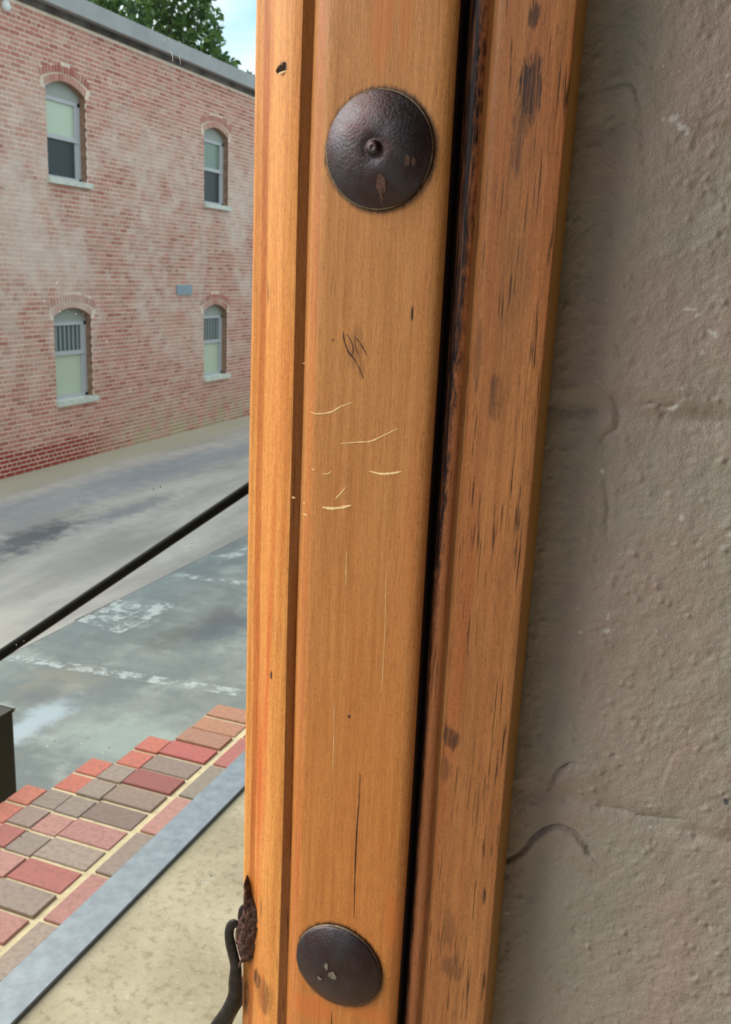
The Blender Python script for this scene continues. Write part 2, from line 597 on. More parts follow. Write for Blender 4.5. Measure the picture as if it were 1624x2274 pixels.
m, g, bs = new_mat('lane_concrete')
co = obj_coord(g)
a = g.noise(g.scale(co, (1.6, .35, 1)), 1.0, 5, .6)
b = g.noise(co, 6, 5, .65)
c = g.mix(g.rng(a, .30, .66), lin(166, 155, 146), lin(202, 190, 178))
c = g.mix(g.rng(b, .45, .75, 0, .3), c, lin(140, 140, 142))
sep = g.n('ShaderNodeSeparateXYZ', {0: co})
c = g.mix(g.rng(g.m('ADD', sep.outputs[0], g.m('MULTIPLY', a, 1.0)), -8.2, -9.2, 0, .8), c, lin(190, 178, 150))
c = marks(g, co, c, [(70, 1195, .35, 1.0, -.2, lin(88, 88, 90), .85), (300, 1130, .25, 1.3, 0, lin(128, 128, 130), .7),
                     (190, 1090, .6, 5.0, 0, lin(146, 148, 152), .55), (430, 1030, .5, 4.0, 0, lin(150, 152, 156), .5)])
g.put(bs.inputs['Base Color'], c)
bs.inputs['Roughness'].default_value = .9
M['lane'] = m

m, g, bs = new_mat('worn_road_paint')
co = obj_coord(g)
k = g.rng(g.noise(co, 9, 5, .7), .42, .58, 0, .7)
tr = g.n('ShaderNodeBsdfTransparent')
mx = g.n('ShaderNodeMixShader', {0: k, 1: tr.outputs[0], 2: bs.outputs[0]})
g.t.links.new(mx.outputs[0], g.t.nodes['Material Output'].inputs[0])
bs.inputs['Base Color'].default_value = (*lin(218, 220, 214), 1)
bs.inputs['Roughness'].default_value = .9
M['paint'] = m
M['bronze'] = plain('dark_bronze_rail', lin(28, 25, 20), .7, .0, .2, 30, spec=.2)
M['verge'] = plain('verge_ground', lin(128, 130, 96), .95, 0, .25, .6)
M['blackmetal'] = plain('black_painted_steel', lin(12, 10, 9), .5, .0, .3, 8, spec=.25)
M['rim_highlight'] = plain('painted_edge_highlight', lin(150, 152, 150), .5)  # pale colour for the painted highlight on the cap edge

# foliage
m, g, bs = new_mat('leaf')
geo = g.n('ShaderNodeNewGeometry')
c = g.ramp(geo.outputs['Random Per Island'], [(0, lin(52, 78, 44)), (.5, lin(78, 108, 58)), (1, lin(118, 146, 74))])
g.put(bs.inputs['Base Color'], c)
bs.inputs['Roughness'].default_value = .6
tl = g.n('ShaderNodeBsdfTranslucent', {0: c})
mx = g.n('ShaderNodeMixShader', {0: .35, 1: bs.outputs[0], 2: tl.outputs[0]})
g.t.links.new(mx.outputs[0], g.t.nodes['Material Output'].inputs[0])
M['leaf'] = m
M['trunk'] = plain('tree_bark', lin(86, 70, 56), .95, 0, .3, 3)

# ------------------------------------------------------------------ the wall behind the frame
WALL_Y = 0.541
xs = np.unique(np.concatenate([np.linspace(-3.0, -1.2, 10), np.linspace(-1.2, -.105, 60), np.linspace(-.105, .13, 214),
                               np.linspace(.13, 1.19, 60)]))
zs = np.unique(np.concatenate([np.linspace(0, .85, 50), np.linspace(.85, 1.72, 760), np.linspace(1.72, 3.4, 60)]))
XX, ZZ = np.meshgrid(xs, zs)
H = (fbm(XX / .045, ZZ / .05, 3, 1) - .5) * .0040
H += (fbm(XX / .011, ZZ / .012, 3, 5) - .5) * .0013
q = (XX * .8 + ZZ * .6, -XX * .6 + ZZ * .8)
H += (fbm(q[0] / .0040, q[1] / .0026, 2, 9) - .5) * .0007
for jz, amp in ((1.6105, .0012), (1.460, .0022), (1.2117, .0020)):      # mortar joints under the paint
    w = jz + (vnoise(XX / .03, ZZ * 0 + jz, 33) - .5) * .012
    H -= amp * np.exp(-((ZZ - w) / .006) ** 2) * (.3 + 1.1 * vnoise(XX / .02, ZZ * 0, 40))
for k in range(1500):                                                    # paint nibs
    bx, bz = RNG.uniform(-.1, .12), RNG.uniform(.88, 1.71)
    br = RNG.uniform(.0007, .0015)
    ix = np.searchsorted(xs, [bx - 4 * br, bx + 4 * br])
    iz = np.searchsorted(zs, [bz - 4 * br, bz + 4 * br])
    sl = (slice(iz[0], iz[1]), slice(ix[0], ix[1]))
    H[sl] += (RNG.uniform(.5, 1.0) if k % 5 else -.9) * br * np.exp(-(((XX[sl] - bx) ** 2 + (ZZ[sl] - bz) ** 2) / br ** 2))


def groove(px, w, depth, lip):
    """lifted paint edge along a traced crack: a groove with a proud flap on one side"""
    P = np.array([[on_y(u, v, WALL_Y)[0], on_y(u, v, WALL_Y)[2]] for u, v in px])
    P = spline(P, 60)
    x0, x1, z0, z1 = P[:, 0].min() - .02, P[:, 0].max() + .02, P[:, 1].min() - .02, P[:, 1].max() + .02
    ix = np.searchsorted(xs, [x0, x1])
    iz = np.searchsorted(zs, [z0, z1])
    sl = (slice(iz[0], iz[1]), slice(ix[0], ix[1]))
    dx = XX[sl][..., None] - P[:-1, 0]
    dz = ZZ[sl][..., None] - P[:-1, 1]
    d2 = dx ** 2 + dz ** 2
    i = d2.argmin(-1)
    d = np.sqrt(d2.min(-1))
    T = P[1:] - P[:-1]
    T /= np.linalg.norm(T, axis=1)[:, None]
    sg = np.sign(np.take_along_axis(dx, i[..., None], -1)[..., 0] * T[i, 1]
                 - np.take_along_axis(dz, i[..., None], -1)[..., 0] * T[i, 0])
    fade = np.sin(np.clip((i + 4) / 66, 0, 1) * np.pi) ** .4
    H[sl] += fade * (-depth * np.exp(-(d / w) ** 2) + lip * np.exp(-d / .009) * (sg > 0))


groove([(1218, 1756), (1226, 1738), (1243, 1712), (1266, 1696), (1280, 1697)], .0011, .0028, .0018)
groove([(1126, 1916), (1160, 1893), (1184, 1864), (1208, 1846), (1240, 1837), (1272, 1849), (1296, 1872), (1314, 1900)],
       .0013, .0046, .0022)
groove([(1340, 868), (1362, 890), (1372, 920), (1368, 948), (1346, 964), (1338, 975)], .0022, .0016, .0012)
groove([(1344, 1060), (1348, 1110), (1350, 1150), (1346, 1195)], .0016, .0010, .0003)
groove([(1430, 900), (1450, 896), (1475, 905), (1500, 898)], .0010, .0018, .0010)
groove([(1318, 1790), (1380, 1802), (1440, 1818), (1530, 1822)], .0009, .0014, .0008)
groove([(1360, 195), (1392, 186), (1410, 200), (1418, 240)], .0008, .0010, .0012)
groove([(1465, 1745), (1480, 1712), (1500, 1668), (1520, 1664)], .0007, .0005, .0004)
H = np.clip(H, -.005, .005)
chip_glint = np.zeros_like(H)
inkm = np.zeros_like(H)
nz = fbm(XX / .0022, ZZ / .0022, 3, 77)


def blot(arr, u, v, ru, rv, ang=0.0, soft=.35, rag=1.4):
    p = on_y(u, v, WALL_Y)
    dx, dz = (XX - p[0]), (ZZ - p[2])
    ca, sa = math.cos(ang), math.sin(ang)
    e = np.sqrt(((dx * ca + dz * sa) / (ru * .00025)) ** 2 + ((dz * ca - dx * sa) / (rv * .00025)) ** 2) + (nz - .35) * rag
    np.maximum(arr, np.clip((1 - e) / soft, 0, 1), out=arr)


for a in ((1495, 265, 14, 11, .4), (1512, 280, 14, 9, -.8), (1526, 292, 7, 10, 0), (1618, 166, 7, 6, 0), (1472, 262, 5, 5, 0),
          (1583, 740, 18, 9, -.3), (1562, 782, 6, 10, 0), (1532, 686, 18, 5, 0), (1549, 700, 8, 5, .5), (1495, 908, 18, 8, .7),
          (1480, 922, 8, 5, .7), (1338, 1047, 7, 7, 0), (1513, 1150, 8, 10, 0), (1350, 1368, 4, 14, 0), (1348, 1400, 8, 12, 0),
          (1290, 1403, 5, 4, .5), (1445, 1838, 6, 4, .6), (1127, 2028, 10, 6, 0), (1548, 858, 9, 7, 0), (1515, 862, 5, 5, 0)):
    blot(chip_glint, *a[:4], ang=a[4])  # pale paint chips, plus bluish glints painted into the same mask
blot(inkm, 1612, 1778, 9, 14, .5)
nzv, nxv = H.shape
idx = np.arange(nzv * nxv).reshape(nzv, nxv)
fq = np.stack([idx[:-1, :-1], idx[:-1, 1:], idx[1:, 1:], idx[1:, :-1]], -1).reshape(-1, 4)
verts = np.stack([XX, WALL_Y - H, ZZ], -1).reshape(-1, 3)
me = bpy.data.meshes.new('wall_back')
me.vertices.add(len(verts))
me.vertices.foreach_set('co', verts.ravel())
me.loops.add(fq.size)
me.loops.foreach_set('vertex_index', fq.ravel())
me.polygons.add(len(fq))
me.polygons.foreach_set('loop_start', np.arange(0, fq.size, 4))
me.polygons.foreach_set('use_smooth', np.ones(len(fq), bool))
me.update(calc_edges=True)
for nm, arr in (('chip_glint', chip_glint), ('ink', inkm)):
    at = me.attributes.new(nm, 'FLOAT', 'POINT')
    at.data.foreach_set('value', arr.ravel().astype(np.float32))
me.materials.append(M['wall'])
struct(link('wall_back', me), 'taupe painted rough masonry wall behind the wooden frame')
struct(box('added_canopy', (-.75, 1.2, -25.0, .60, 2.55, 2.75), M['soffit']), 'added unseen canopy blocking sky light from above')  # added out of view to cut the sky light from overhead
struct(box('added_wall_right', (1.2, 1.45, -25.0, .80, -.3, 3.4), M['blocker']), 'added unseen shop wall to the right')  # added out of view to keep light from the right off the masonry

# ------------------------------------------------------------------ framed mirror
frame = thing('framed_mirror', 'rustic orange-brown wooden framed mirror hung on the taupe wall', 'mirror')
Z0, Z1 = .70, 1.95                       # opening
XI = -.2691                              # inner lip edge, right stile
XL = -.889                               # inner lip edge, left stile
# profile: (distance outward from the lip edge, depth y) for the three mouldings
INNER = [(0, .5195), (0, .5150), (.0006, .5138), (.0018, .5130), (.0030, .5127), (.0062, .5125), (.0066, .5122), (.0080, .5120),
         (.0110, .5110), (.0135, .5100), (.0165, .5083), (.0205, .5063), (.0245, .5048), (.0290, .5037), (.0330, .5031),
         (.0345, .5031), (.0349, .5036), (.0393, .5074), (.0393, .5195)]
INNER_M = [0, 0, 0, 0, 0, 1, 1, 1, 0, 0, 0, 0, 0, 0, 0, 2, 2, 2]
BOARD = [(.0394, .5195), (.0394, .5072), (.0399, .5062), (.0412, .5050), (.0428, .5038), (.0440, .5029), (.0452, .5024),
         (.0470, .5016), (.0490, .5008), (.0515, .5003), (.0550, .5000), (.1110, .5000), (.1150, .5001), (.1180, .5006),
         (.1203, .5016), (.1218, .5028), (.1225, .5040), (.1225, .5195)]
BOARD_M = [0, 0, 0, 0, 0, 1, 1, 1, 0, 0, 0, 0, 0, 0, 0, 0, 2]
OUTER = [(.1228, .5195), (.1228, .5150), (.1245, .5136), (.1255, .5120), (.1270, .5106), (.1290, .5096), (.1310, .5092),
         (.1330, .5095), (.1345, .5102), (.1356, .5113), (.1362, .5128), (.1372, .5134), (.1382, .5130), (.1392, .5118),
         (.1405, .5112), (.1440, .5109), (.1500, .5107), (.1600, .5106), (.1700, .5106), (.1786, .5106), (.1796, .5109),
         (.1799, .5114), (.1799, .5400)]
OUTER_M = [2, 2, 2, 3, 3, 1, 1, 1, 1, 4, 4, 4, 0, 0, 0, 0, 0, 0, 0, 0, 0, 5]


def moulding(name, prof, pm, mats, side, label=None):
    """one mitred length of moulding; side = right, left, top, bottom"""
    n = len(prof)
    steps = np.linspace(0, 1, 40)
    v = []
    for t in steps:
        for o, y in prof:
            wob = .00035 * math.sin(9 * t + o * 140) + .0002 * math.sin(31 * t + o * 60)
            if side in ('right', 'left'):
                z = (Z0 - o) + t * ((Z1 + o) - (Z0 - o))
                x = XI + o + wob if side == 'right' else XL - o
                v.append((x, y, z))
            else:
                x = (XL - o) + t * ((XI + o) - (XL - o))
                z = Z1 + o if side == 'top' else Z0 - o
                v.append((x, y, z))
    f, fm = [], []
    flip = side in ('right', 'bottom')
    for i in range(len(steps) - 1):
        for k in range(n - 1):
            q = [i * n + k, i * n + k + 1, (i + 1) * n + k + 1, (i + 1) * n + k]
            if not flip:
                q = q[::-1]
            f.append(q)
            fm.append(pm[k])
    o = obj(name, v, f, None, frame, smooth=True, mats=mats, fmat=fm)
    o.data.set_sharp_from_angle(angle=math.radians(48))
    return o


M['bead_black'] = M['black']
for side in ('right', 'left', 'top', 'bottom'):
    x = side in ('top', 'bottom')
    i_, b_, o_ = (M['inner_x'], M['board_x'], M['outer_x']) if x else (M['inner'], M['board'], M['outer'])
    moulding('inner_moulding', INNER, INNER_M, [i_, M['inner_red'], M['groove']], side)
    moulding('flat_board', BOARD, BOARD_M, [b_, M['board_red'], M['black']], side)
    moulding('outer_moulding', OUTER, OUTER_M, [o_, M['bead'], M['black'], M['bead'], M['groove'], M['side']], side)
glass = box('mirror_glass', (XL - .004, XI + .004, MIRROR_Y, MIRROR_Y + .003, Z0 - .004, Z1 + .004), M['mirror'], frame)
glass['label'] = 'silvered mirror glass reflecting a brick street'
box('backing_board', (XL - .12, XI + .12, .5245, .5330, Z0 - .12, Z1 + .12), M['back'], frame)


# domed iron clavos
def clavo(name, cx, cz, prof, seed, label):
    seg = 96
    v, f = [], []
    for r, h in prof:
        for k in range(seg):
            a = 2 * math.pi * k / seg
            rr = r * (1 + .012 * math.sin(2 * a + seed) + .006 * math.sin(5 * a + 2 * seed))
            nn = float(fbm(np.array(rr * math.cos(a) / .004 + 50), np.array(rr * math.sin(a) / .004 + 50), 2, seed)) - .5
            v.append((cx + rr * math.cos(a), .5 - h - (nn * .0003 if r < .029 else 0), cz + rr * math.sin(a)))
    n = len(prof)
    for i in range(n - 1):
        for k in range(seg):
            k2 = (k + 1) % seg
            f.append((i * seg + k, i * seg + k2, (i + 1) * seg + k2, (i + 1) * seg + k))
    v.append((cx, .5 - prof[-1][1], cz))
    f += [((n - 1) * seg + k, (n - 1) * seg + (k + 1) % seg, len(v) - 1) for k in range(seg)]
    o = obj(name, v, f, M['iron'], frame, smooth=True)
    o['label'] = label
    # worn rim
    ring = [(cx + .0299 * math.cos(a), .4986, cz + .0299 * math.sin(a)) for a in np.linspace(0, 2 * math.pi, 97)]
    tv, tf = tube(ring, [.00085] * 97, 8)
    r_ = obj('rim', tv, tf, M['iron_rim'], o, smooth=True)
    return o


dome1 = [(.0300, .0005), (.0302, .0018), (.0298, .0026), (.0290, .0030), (.0275, .0037), (.0255, .0048), (.0230, .0060),
         (.0200, .0072), (.0170, .0081), (.0140, .0088), (.0110, .0092), (.0085, .0093), (.0068, .0091), (.0056, .0088), (.0046, .0087),
         (.0038, .0093), (.0033, .0106), (.0026, .0115), (.0015, .0118), (.0006, .0113)]
dome2 = [(.0300, .0005), (.0302, .0020), (.0298, .0028), (.0290, .0033), (.0275, .0041), (.0250, .0053), (.0220, .0066),
         (.0185, .0078), (.0150, .0087), (.0110, .0094), (.0070, .0098), (.0030, .0100)]
c1 = clavo('clavo', R1[0], R1[1], dome1, 3, 'domed black iron clavo with a pointed nub')
c2 = clavo('clavo', R2[0], R2[1], dome2, 8, 'plain domed purplish iron clavo')


def dome_h(prof, r):
    p = sorted(prof)
    return np.interp(r, [a for a, b in p], [b for a, b in p])


def blob_on(clv, cx, cz, prof, u, v, ru, rv, mat, name, seed):
    """thin irregular crust lying on a dome"""
    c = on_y(u, v, .4925)
    out, f = [(0, 0)], []
    n = 18
    for k in range(n):
        a = 2 * math.pi * k / n
        s = .65 + .5 * float(vnoise(np.array(k * .9), np.array(seed * 3.1), seed))
        out.append((ru * .00024 * s * math.cos(a), rv * .00024 * s * math.sin(a)))
    vv = []
    for dx, dz in out:
        x, z = c[0] + dx, c[2] + dz
        r = math.hypot(x - cx, z - cz)
        vv.append((x, .5 - dome_h(prof, r) - .00045, z))
    f = [(0, 1 + k, 1 + (k + 1) % n) for k in range(n)]
    obj(name, vv, f, mat, clv, smooth=True)


blob_on(c1, *R1, dome1, 846, 410, 12, 22, M['rust'], 'rust_spot', 2)
blob_on(c1, *R1, dome1, 845, 440, 4, 12, M['rust'], 'rust_spot', 4)
blob_on(c1, *R1, dome1, 905, 357, 6, 13, M['rust'], 'rust_spot', 5)
blob_on(c1, *R1, dome1, 917, 358, 5, 9, M['rust'], 'rust_spot', 6)
blob_on(c2, *R2, dome2, 742, 2160, 13, 14, M['lime'], 'lime_spot', 7)
blob_on(c2, *R2, dome2, 712, 2168, 8, 6, M['lime'], 'lime_spot', 9)
blob_on(c2, *R2, dome2, 728, 2140, 7, 12, M['lime'], 'lime_spot', 11)


# scratches and cracks: narrow ribbons lying on the board
def ribbon(name, px, w, mat, y, seed=0, wmax=None):
    P = np.array([on_y(u, v, y) for u, v in px])
    P = spline(P, 6 * len(px))
    n = len(P)
    v, f = [], []
    for i in range(n):
        t = P[min(i + 1, n - 1)] - P[max(i - 1, 0)]
        nrm = np.array([-t[2], 0, t[0]])
        nrm /= np.linalg.norm(nrm)
        k = w * .00013 * (.35 + .9 * float(vnoise(np.array(i * .7), np.array(seed + .5), seed))) * (
            .25 + .75 * math.sin(math.pi * min(max(i / (n - 1), .02), .98)) ** .5)
        v += [tuple(P[i] + nrm * k), tuple(P[i] - nrm * k)]
    f = [(2 * i, 2 * i + 1, 2 * i + 3, 2 * i + 2) for i in range(n - 1)]
    return obj(name, v, f, mat, frame)


YS = .49985
for k, (px, w) in enumerate([
        ([(688, 914), (704, 919), (735, 915), (757, 903), (784, 893)], 3.5),
        ([(755, 985), (790, 982), (822, 980), (850, 968), (884, 951)], 3.2),
        ([(820, 1046), (845, 1052), (870, 1051), (892, 1047)], 6),
        ([(716, 1126), (735, 1129), (758, 1127), (780, 1122)], 8),
        ([(745, 1108), (756, 1096), (768, 1082)], 3.5),
        ([(692, 1042), (700, 1043)], 3), ([(716, 1052), (728, 1052), (736, 1046)], 2.5),
        ([(770, 1225), (768, 1300)], 1.6), ([(858, 1265), (855, 1400), (848, 1540)], 1.4),
        ([(742, 1560), (741, 1660), (738, 1720)], 1.6)]):
    ribbon('scratch', px, w, M['scratch'], YS, k)
for k, (px, w, y) in enumerate([([(671, 807), (680, 806)], 3, .5065), ([(648, 1104), (656, 1106)], 5, .503), ([(673, 1116), (678, 1118)], 5, .503),
                                ([(673, 1140), (684, 1146)], 5, .503)]):
    ribbon('scratch', px, w, M['scratch'], y - .0012, 20 + k)
ribbon('crack', [(800, 1718), (797, 1780), (792, 1850), (789, 1920), (787, 1990), (786, 2040)], 3.0, M['crack'], YS, 31)
ribbon('crack', [(737, 2245), (736, 2274), (735, 2310)], 2.2, M['crack'], YS, 32)
ribbon('crack', [(585, 2180), (588, 2215), (594, 2250), (596, 2290)], 4.0, M['crack'], .5102, 33)

ribbon('gouge', [(614, 160), (624, 153), (632, 147), (644, 143)], 17, M['crack'], .5048, 71)
ribbon('gouge', [(617, 164), (626, 161), (636, 157)], 5, M['scratch'], .5047, 72)
for k, px in enumerate([[(762, 738), (765, 758), (773, 780), (783, 793), (792, 806)], [(770, 742), (780, 758), (784, 775), (781, 792)],
                        [(786, 746), (798, 760), (808, 776), (815, 790)], [(788, 752), (790, 772), (797, 790)], [(792, 806), (800, 822), (807, 842)]]):
    ribbon('knot_line', px, [3.4, 2.2, 2.2, 1.6, 2.0][k], M['knot'], YS, 60 + k)

# bark pocket on the inner edge and the wrought hook beside it
outl = [(546, 1946), (552, 1962), (556, 1988), (568, 2006), (576, 2030), (578, 2055), (575, 2080), (567, 2102), (562, 2124),
        (552, 2136), (543, 2138), (532, 2126), (526, 2104), (521, 2084), (524, 2062), (533, 2040), (540, 2018), (542, 1990), (541, 1964)]
P = spline([on_y(u, v, .5105) for u, v in outl + outl[:1]], 72)[:-1]
ctr = P.mean(0)
v, f = [], []
n = len(P)
for j, (s, dep) in enumerate([(1.0, .0050), (1.0, .0012), (.92, -.0004), (.8, -.0012), (.68, -.0018), (.54, -.0022), (.4, -.0025), (.25, -.0026), (.1, -.0026)]):
    for k in range(n):
        q = ctr + (P[k] - ctr) * np.array([s, 1, .08 * (1 - s) + s + (1 - s) * .55])
        nn = float(fbm(np.array(q[0] / .0022 + 90), np.array(q[2] / .0034 + 90), 4, 12)) - .5
        cr = .0012 * math.exp(-((q[2] - ctr[2] + .004 + .6 * nn * .004) / .0006) ** 2)
        v.append((q[0] + (nn * .0022 if j < 3 else 0), .5105 + dep + cr - nn * .0058 * (j > 1), q[2]))
for j in range(8):
    for k in range(n):
        f.append((j * n + k, j * n + (k + 1) % n, (j + 1) * n + (k + 1) % n, (j + 1) * n + k))
f.append([8 * n + k for k in range(n)])
bk = obj('bark_pocket', v, f, M['bark'], frame, smooth=True)
bk['label'] = 'dark brown bark pocket on the inner edge'
hk = [(533, 2062, 7), (522, 2050, 11), (513, 2056, 12), (509, 2074, 13), (513, 2100, 15), (519, 2125, 15), (524, 2150, 16), (522, 2180, 18),
      (520, 2210, 17), (511, 2238, 19), (497, 2262, 20), (478, 2290, 21), (462, 2320, 22), (452, 2360, 20), (456, 2400, 16)]
hs = spline([[*on_y(u, v, .5118 - .0004 * i), r * .00028] for i, (u, v, r) in enumerate(hk)], 60)
tv, tf = tube(hs[:, :3], hs[:, 3], 16, .55)
ho = obj('iron_hook', tv, tf, M['hook'], frame, smooth=True)
ho['label'] = 'curved black wrought iron hook'
tv, tf = tube([on_y(553, 2115, .506), on_y(551, 2135, .5072), on_y(530, 2160, .5090)], [.0012, .0010, .0004], 8)
obj('bark_splinter', *tube([on_y(540, 2128, .5085), on_y(532, 2142, .5085), on_y(529, 2160, .5090)], [.0011, .0010, .0004], 8),
    M['bark'], frame, smooth=True)

# dust and fine scratches on the face of the glass
for k, (px, w) in enumerate([([(380, 113), (383, 125), (384, 137)], 2.2), ([(365, 86), (366, 92)], 1.6), ([(124, 632), (130, 622)], 1.8)]):
    ribbon('glass_scratch', px, w, M['dust'], .5163, 50 + k)
for k, (u, v, r, mm) in enumerate([(95, 941, 2.2, 'dust'), (132, 692, 2.2, 'dust'), (98, 668, 2, 'dust'), (168, 697, 2, 'dust'),
                                   (237, 757, 1.8, 'dust'), (341, 1087, 1.6, 'grit'), (388, 1122, 1.3, 'grit'), (36, 1432, 2, 'dust'),
                                   (46, 1858, 2.2, 'grit'), (412, 1214, 2, 'dust'), (412, 1223, 1.8, 'dust'), (105, 1656, 3, 'dust'), (126, 1706, 3, 'dust'),
                                   (228, 1671, 3, 'dust'), (180, 1650, 2.5, 'dust'), (212, 132, 1.4, 'dust'), (374, 85, 1.5, 'dust'),
                                   (457, 1958, 4, 'dust'), (430, 1935, 2.5, 'dust')]):
    p = on_y(u, v, .5163)
    rr = r * .00023
    n = 8
    vv = [(p[0] + rr * math.cos(2 * math.pi * i / n), p[1], p[2] + rr * (.7 + .3 * (k % 3)) * math.sin(2 * math.pi * i / n)) for i in range(n)]
    vv += [(a, p[1] + rr * .5, b) for a, _, b in vv] + [(p[0], p[1] - rr * .4, p[2])]
    ff = [(i, (i + 1) % n, n + (i + 1) % n, n + i) for i in range(n)] + [(i, (i + 1) % n, 2 * n) for i in range(n)]
    obj('dust_speck', vv, ff, M[mm], frame, smooth=True)

# ------------------------------------------------------------------ terrace
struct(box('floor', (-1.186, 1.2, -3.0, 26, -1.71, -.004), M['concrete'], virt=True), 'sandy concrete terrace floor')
tag(box('metal_edging_strip', (-1.291, -1.187, -.5 + .99, 26, -.06, .006), M['strip'], virt=True, bev=.002),
    'blue-grey flat metal edging strip between brick paving and concrete', 'metal strip')
pav = box('brick_paving', (-1.372, -1.292, .55, 4.0, -.3, -.006), M['pmortar'], virt=True)
struct(pav, 'red and grey brick paving with pale mortar joints')
steps_ = [(-1.372, 2.90), (-1.5415, 2.736), (-1.6285, 2.427), (-1.7115, 2.230), (-1.787, 2.018)]
for a, b in zip(steps_, steps_[1:]):
    o = box('paving_bed', (b[0], a[0], .55, b[1] - .004, -1.71, -.006), M['pmortar'], pav, virt=True)
shades = [lin(196, 142, 134), lin(186, 132, 126), lin(176, 150, 140), lin(168, 150, 138), lin(180, 160, 146), lin(192, 120, 112), lin(204, 150, 140)]
orange = [lin(218, 132, 112), lin(210, 122, 104), lin(222, 138, 116)]


def paver(x0, x1, y0, y1, col, z=0.0, sink=0.0):
    o = box('brick', (x0, x1, y0, y1, -.05, z - sink), M['paver'], pav, virt=True, bev=.0022)
    o.color = (*col, 1)


J = .0055
for k in range(14):                       # stretcher course beside the strip
    y0 = 1.139 + .2012 * k - .2
    paver(-1.348 + .0, -1.292, y0 + J, y0 + .2012 - J, shades[(k * 3 + 5) % 7] if k not in (6,) else lin(160, 148, 134),
          RNG.uniform(-.002, .001))
rows = [(-1.3715, -1.5402, 1.036, 19, 2), (-1.5410, -1.6272, 1.027, 16, 2), (-1.6280, -1.7102, 1.030, 14, 2), (-1.7110, -1.7868, 1.018, 12, 2)]
for ri, (xa, xb, y0, n, no) in enumerate(rows):
    for k in range(-4, n):
        a, b = y0 + .1 * k, y0 + .1 * (k + 1)
        if a > steps_[ri + 1][1] - .03:
            break
        b = min(b, steps_[ri + 1][1] + J)
        last = steps_[ri + 1][1] - b
        col = shades[RNG.integers(0, 7)]
        if ri and last < .17:
            col = orange[RNG.integers(0, 3)]
        elif ri == 0 and last < .2:
            col = lin(196, 140, 112)
        if ri == 0:
            col = {9: lin(150, 128, 118), 11: lin(166, 100, 96), 12: lin(158, 138, 128), 13: lin(200, 110, 104), 14: lin(186, 136, 114),
                   10: lin(164, 140, 126)}.get(k, col)
        sink = 0
        paver(xb, xa, a + J, b - J, col, RNG.uniform(-.003, .002), sink)

# sloping handrail: its even thickness in the picture puts both ends at the same distance
rail = thing('railing', 'thin dark bronze handrail bar sloping across the street scene', 'railing')
pa, pb = ray(0, 1455), ray(552, 1083)
org = np.array([0, 0, CAM_Z])
pa, pb = org + pa * 2.77, org + pb * 2.77
q0, q1 = pa + (pb - pa) * -.40, pa + (pb - pa) * 1.32
dv = (q1 - q0) / np.linalg.norm(q1 - q0)
tv, tf = tube([q0, q1], [.0150, .0150], 12)
obj('handrail', tv, tf, M['bronze'], rail, smooth=True, virt=True)
e = q1 - dv * .02
zb = .006 if -1.291 < e[0] < -1.187 else -.004
box('post', (e[0] - .014, e[0] + .014, e[1] - .014, e[1] + .014, zb, e[2]), M['bronze'], rail, virt=True)
box('foot_plate', (e[0] - .035, e[0] + .035, e[1] - .035, e[1] + .035, zb, zb + .006), M['bronze'], rail, virt=True)

# black steel pier standing at street level against the terrace edge, carrying the low end of the rail
pier = thing('steel_post', 'wide black steel post at the left edge beyond the brick paving', 'post')
s = 1.1
cxr, cyr, czt = -1.786 * s, 1.966 * s, CAM_Z + (.267 - CAM_Z) * s
box('body', (cxr - .42, cxr, cyr - .42, cyr, -1.71, czt - .012), M['blackmetal'], pier, virt=True)
box('cap', (cxr - .425, cxr + .003, cyr - .425, cyr + .003, czt - .012, czt), M['blackmetal'], pier, virt=True)
box('cap_highlight', (cxr - .425, cxr + .004, cyr + .003, cyr + .010, czt - .010, czt + .002), M['rim_highlight'], pier, virt=True)  # pale strip added as the highlight along the cap's far edge

# ------------------------------------------------------------------ street
SZ = -1.71
XF = -9.9
asph = struct(box('road_asphalt', (-5.28, -1.0, -2, 70, SZ - .2, SZ), M['asphalt'], virt=True), 'worn grey asphalt parking strip')
struct(box('road_lane', (XF - .3, -5.28, -2, 70, SZ - .2, SZ + .004), M['lane'], virt=True), 'pale concrete lane along the brick building')


struct(box('ground', (-60, 60, -40, 120, SZ - .6, SZ - .21), M['verge'], virt=True), 'grass and gravel ground beyond the street')


def strip_paint(name, a, b, w):
    pa, pb = np.array(on_z(*a, SZ)), np.array(on_z(*b, SZ))
    d = (pb - pa) / np.linalg.norm(pb - pa)
    nn = np.array([-d[1], d[0], 0]) * w / 2
    z = np.array([0, 0, .004])
    return obj(name, [pa - nn + z, pb - nn + z, pb + nn + z, pa + nn + z], [(0, 1, 2, 3)], M['paint'], asph, virt=True)


strip_paint('parking_line', (18, 1460), (560, 1544), .13)
strip_paint('parking_line', (384, 1277), (575, 1300), .13)
strip_paint('parking_line', (492, 1240), (575, 1217), .20)
for a, b, w in (((205, 1388), (300, 1340), .42), ((245, 1403), (378, 1340), .22)):
    strip_paint('faded_stencil', a, b, w)

# ------------------------------------------------------------------ brick building across the street
bld = thing('brick_building', 'two storey red brick building with arched windows across the street', 'building')
BY0, BY1, BTOP = 8.5, 31.0, 5.04
WIN = [(12.265, 13.20, 2.66, 4.03, 4.165, 3.36, 'up', 0), (16.865, 17.81, 2.66, 4.06, 4.19, 3.40, 'up', 1),
       (12.265, 13.20, -.76, .66, .79, .06, 'lo', 0), (16.865, 17.81, -.76, .65, .785, .02, 'lo', 1)]


def arch_z(w, y):
    """underside of the segmental arch over window w"""
    t = (y - (w[0] + w[1]) / 2) / ((w[1] - w[0]) / 2)
    return w[3] + (w[4] - w[3]) * (1 - t * t)


# mortar face with the openings left out
v, f = [], []
XM = XF - .004


